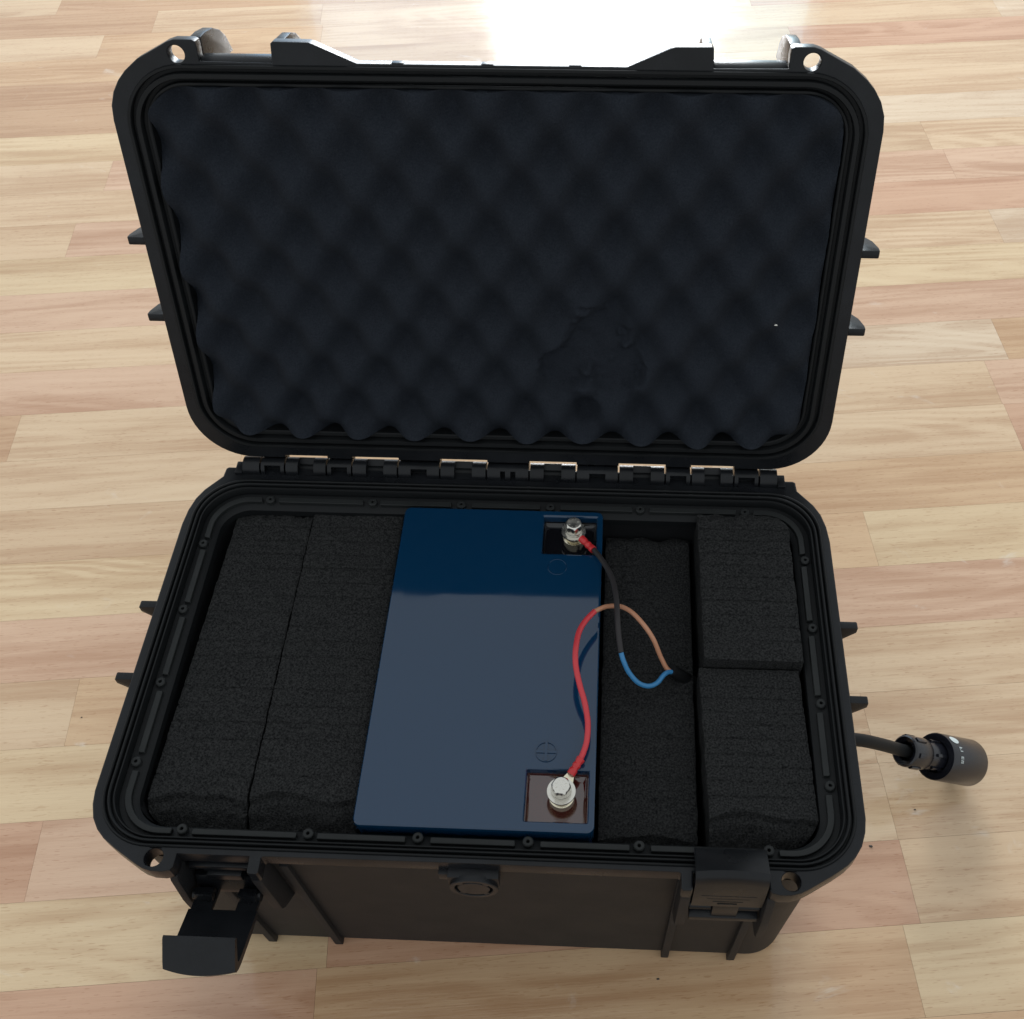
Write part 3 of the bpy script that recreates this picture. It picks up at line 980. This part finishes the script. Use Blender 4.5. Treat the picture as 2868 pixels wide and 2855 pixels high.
# ---------------------------------------------------------------- cable with ring terminals and outside plug
cab = empty('power_cable', (0.60, 0.04, -0.30))
tag(cab, 'power cable with red, black, brown and blue wires and a black plug outside the case', 'cable')
inv = Matrix.Translation(Vector((-0.60, -0.04, 0.30)))
def kobj(name, bm, mat, parent=None, **kw):
    bm.transform(inv)
    o = obj(name, bm, mat, parent or cab, **kw)
    return o
WR = 0.0083
black = [(0.2980, 0.4260, 0.013), (0.3087, 0.4146, 0.016), (0.339, 0.3594, 0.03), (0.367, 0.2863, 0.05), (0.3821, 0.1984, 0.07), (0.3874, 0.1145, 0.075), (0.3929, 0.0606, 0.06), (0.4, 0.0184, 0.045)]
blue = [(0.4, 0.0184, 0.045), (0.4087, -0.0027, 0.03), (0.426, -0.0236, 0.0), (0.4543, -0.0405, -0.03), (0.4857, -0.0408, -0.05), (0.5136, -0.024, -0.06), (0.5347, 0.0065, -0.065), (0.5528, 0.0244, -0.075), (0.5729, 0.0275, -0.09)]
brown = [(0.5712, 0.0294, -0.095), (0.5457, 0.0331, -0.07), (0.5229, 0.0549, -0.03), (0.4999, 0.0823, 0.02), (0.471, 0.1118, 0.050), (0.4364, 0.1536, 0.052), (0.4053, 0.18, 0.045), (0.3811, 0.1877, 0.040), (0.3533, 0.175, 0.055), (0.3328, 0.1567, 0.07), (0.316, 0.1397, 0.08)]
red = [(0.316, 0.1397, 0.08), (0.29, 0.0998, 0.09), (0.272, 0.0539, 0.1), (0.2651, -0.0004, 0.11), (0.2644, -0.0419, 0.11), (0.269, -0.0771, 0.1), (0.2818, -0.1235, 0.085), (0.2959, -0.1621, 0.065), (0.3067, -0.2145, 0.045), (0.3058, -0.2655, 0.03), (0.2959, -0.3023, 0.022), (0.2855, -0.3238, 0.017)]
kobj('black_sleeve', tube(black, WR * 1.06), 'blackpvc')
kobj('blue_wire', tube(blue, WR * 0.92), 'lightblue')
kobj('brown_wire', tube(brown, WR * 0.90), 'brown')
kobj('red_sleeve', tube(red, WR * 1.04), 'red')

def ring_terminal(cx, cy, z, tip, zt, wire):
    """flat ring under the washer, neck rising to a crimped sleeve"""
    d = Vector((tip[0] - cx, tip[1] - cy, 0)).normalized()
    n = Vector((-d.y, d.x, 0))
    bm = lathe([(0.0165, z - 0.004), (0.034, z - 0.004), (0.034, z), (0.0165, z)], Matrix.Translation((cx, cy, 0)), 36)
    lug = kobj('ring_terminal', bm, 'brass')
    a = Vector((cx, cy, z)) + d * 0.030
    b = Vector((tip[0], tip[1], zt))
    bm = bmesh.new()
    va = [a + n * 0.020, a - n * 0.020, b - n * 0.010, b + n * 0.010]
    lo = [bm.verts.new(v + Vector((0, 0, -0.004))) for v in va]
    hi = [bm.verts.new(v) for v in va]
    for i in range(4): bm.faces.new((lo[i], lo[(i + 1) % 4], hi[(i + 1) % 4], hi[i]))
    bm.faces.new(lo); bm.faces.new(hi)
    kobj('terminal_neck', bm, 'brass', bevel=0.0012)
    w = Vector(wire)
    path = [b - (w - b) * 0.05, b + (w - b) * 0.25, b + (w - b) * 0.5, b + (w - b) * 0.75, b + (w - b) * 1.02]
    prof = lambda t: 0.0128 - 0.0030 * math.exp(-((t - 0.38) / 0.10) ** 2) - 0.0022 * math.exp(-((t - 0.72) / 0.10) ** 2)
    kobj('crimp_sleeve', tube(path, prof, 20, 8), 'crimp')
ring_terminal(0.2375, 0.499, 0.001, (0.2655, 0.4640), 0.010, (0.3040, 0.4190, 0.015))
ring_terminal(0.2385, -0.4115, 0.001, (0.2640, -0.3580), 0.006, (0.2905, -0.3170, 0.018))

# black sheath inside, then the cable leaving through the right wall
kobj('inner_sheath', tube([(0.558, 0.0335, -0.080), (0.590, 0.037, -0.118), (0.630, 0.045, -0.17), (0.70, 0.05, -0.24), (0.85, 0.045, -0.33), (0.95, 0.0, -0.40), (0.985, -0.03, -0.42)], 0.0205, 18), 'rubber')
P1 = Vector((1.424, 0.070, -0.672)); P2 = Vector((1.722, 0.134, -0.890))
ax = (P2 - P1).normalized()
kobj('cable', tube([(0.99, -0.035, -0.42), (1.08, -0.025, -0.425), (1.198, 0.001, -0.455), (1.315, 0.034, -0.555), tuple(P1 - ax * 0.02), tuple(P1 + ax * 0.05)], 0.0225, 18), 'rubber')
kobj('cable_gland', lathe([(0.028, -0.03), (0.050, -0.03), (0.050, 0.02), (0.044, 0.045), (0.028, 0.048)], frame((0.992, -0.034, -0.42), (1, 0.1, 0)), 24), 'connector')
M = frame(P1, ax)
plug = kobj('plug', lathe([(0.050, 0.10), (0.052, 0.125), (0.052, 0.16), (0.054, 0.27), (0.0, 0.27)], M, 40), 'connector')
kobj('clamp_nut', lathe([(0.027, 0.025), (0.034, 0.004), (0.050, -0.004), (0.055, 0.0), (0.0565, 0.006), (0.0565, 0.088), (0.054, 0.094), (0.048, 0.096)], M, 40), 'connector', plug)
kobj('coupling_ring', lathe([(0.058, 0.170), (0.078, 0.166), (0.084, 0.168), (0.0855, 0.174), (0.0865, 0.362), (0.084, 0.369), (0.062, 0.369), (0.060, 0.25)], M, 48), 'connector', plug)
# wrench lugs on the nut and a locking rib on the barrel
for k in range(6):
    an = k * math.pi / 3 + 0.3
    bm = bmesh.new()
    bmesh.ops.create_cube(bm, size=1.0, matrix=M @ Matrix.Rotation(an, 4, 'Z') @ Matrix.Translation((0.0575, 0, 0.038)) @ Matrix.Diagonal((0.008, 0.018, 0.05, 1)))
    kobj('nut_lug', bm, 'connector', plug, bevel=0.0025)
toward = (Vector((0.346, -1.635, 2.91)) - P1)
lx = Vector(M.col[0][:3]); ly = Vector(M.col[1][:3])
a_cam = math.atan2(toward.dot(ly), toward.dot(lx))
for da, L_ in ((-0.1, 0.05), (0.9, 0.05), (-1.3, 0.05)):
    bm = bmesh.new()
    bmesh.ops.create_cube(bm, size=1.0, matrix=M @ Matrix.Rotation(a_cam + da, 4, 'Z') @ Matrix.Translation((0.054, 0, 0.14)) @ Matrix.Diagonal((0.008, 0.012, L_, 1)))
    kobj('locking_rib', bm, 'connector', plug, bevel=0.002)
# printed marks on the coupling ring: an oval and two short groups of letters
def on_ring(ang, h, r=0.0872):
    return M @ Vector((r * math.cos(ang), r * math.sin(ang), h))
def patch(name, a0, h0, wa, wh, n=16, oval=True):
    bm = bmesh.new()
    c = bm.verts.new(on_ring(a0, h0))
    ring = [bm.verts.new(on_ring(a0 + wa * math.cos(2 * math.pi * i / n), h0 + wh * math.sin(2 * math.pi * i / n))) for i in range(n)]
    for i in range(n): bm.faces.new((c, ring[i], ring[(i + 1) % n]))
    return bm
kobj('printed_oval', patch('oval', a_cam - 0.95, 0.200, 0.20, 0.022), 'white', plug, smooth=0)
GLY = {'E': ["111", "100", "111", "100", "111"], 'U': ["101", "101", "101", "101", "111"], 'F': ["111", "100", "110", "100", "100"], 'I': ["1", "1", "1", "1", "1"], 'L': ["100", "100", "100", "100", "111"]}
def letters(txt, a0, h0, px=0.0034):
    bm = bmesh.new()
    col = 0
    for ch in txt:
        g = GLY[ch]
        for r, line in enumerate(g):
            for c, bit in enumerate(line):
                if bit == '1':
                    aa = a0 + (col + c) * px / 0.0862
                    hh = h0 + r * px * 0.9
                    q = [on_ring(aa, hh), on_ring(aa + px / 0.0862, hh), on_ring(aa + px / 0.0862, hh + px * 0.9), on_ring(aa, hh + px * 0.9)]
                    bm.faces.new([bm.verts.new(v) for v in q])
        col += len(g[0]) + 1
    bmesh.ops.remove_doubles(bm, verts=bm.verts, dist=1e-5)
    return bm
kobj('printed_letters', letters('FI', a_cam - 0.60, 0.205), 'white', plug, smooth=0)
kobj('printed_letters', letters('EU', a_cam - 0.20, 0.205), 'white', plug, smooth=0)

# ---------------------------------------------------------------- crumbs
def crumb(x, y, z, r, mat, label, seed):
    bm = bmesh.new()
    bmesh.ops.create_icosphere(bm, subdivisions=1, radius=r)
    for v in bm.verts:
        k = 1 + 0.5 * nz(v.co.x * 300, v.co.y * 300, seed)
        v.co = Vector((v.co.x * k * 1.5, v.co.y * k * 0.8, v.co.z * k * 0.6))
    o = obj('crumb', bm, mat, None, 0)
    o.location = Vector((x, y, z)) * U
    tag(o, label, 'crumb')
crumb(-1.706, 0.233, ZF + 0.001, 0.0030, 'crumb', 'tiny dark crumb on the floor to the left of the case', 1)
crumb(1.515, -0.025, ZF + 0.001, 0.0036, 'crumb', 'tiny dark crumb on the floor between the case and the plug', 2)
crumb(1.335, -0.170, ZF + 0.001, 0.0055, 'crumb', 'dark crumb on the floor below the plug, by the right front corner', 3)
crumb(0.560, -0.655, ZF + 0.001, 0.0040, 'crumb', 'tiny dark crumb on the floor in front of the case', 4)
# a pale speck stuck to the egg crate foam
best = min(ef.data.vertices, key=lambda v: (v.co.x - 0.851 * U) ** 2 + (v.co.y - (0.143 - YH) * U) ** 2 + (10 if v.co.z > 0.1 * U else 0))
q = Matrix.Rotation(-PHI, 3, 'X') @ (best.co + Vector((0, 0, -0.0015 * U))) + Vector((0, YH * U, 0))
crumb(q.x / U, q.y / U, q.z / U, 0.0042, 'dust', 'tiny pale crumb stuck to the egg crate foam in the lid', 5)
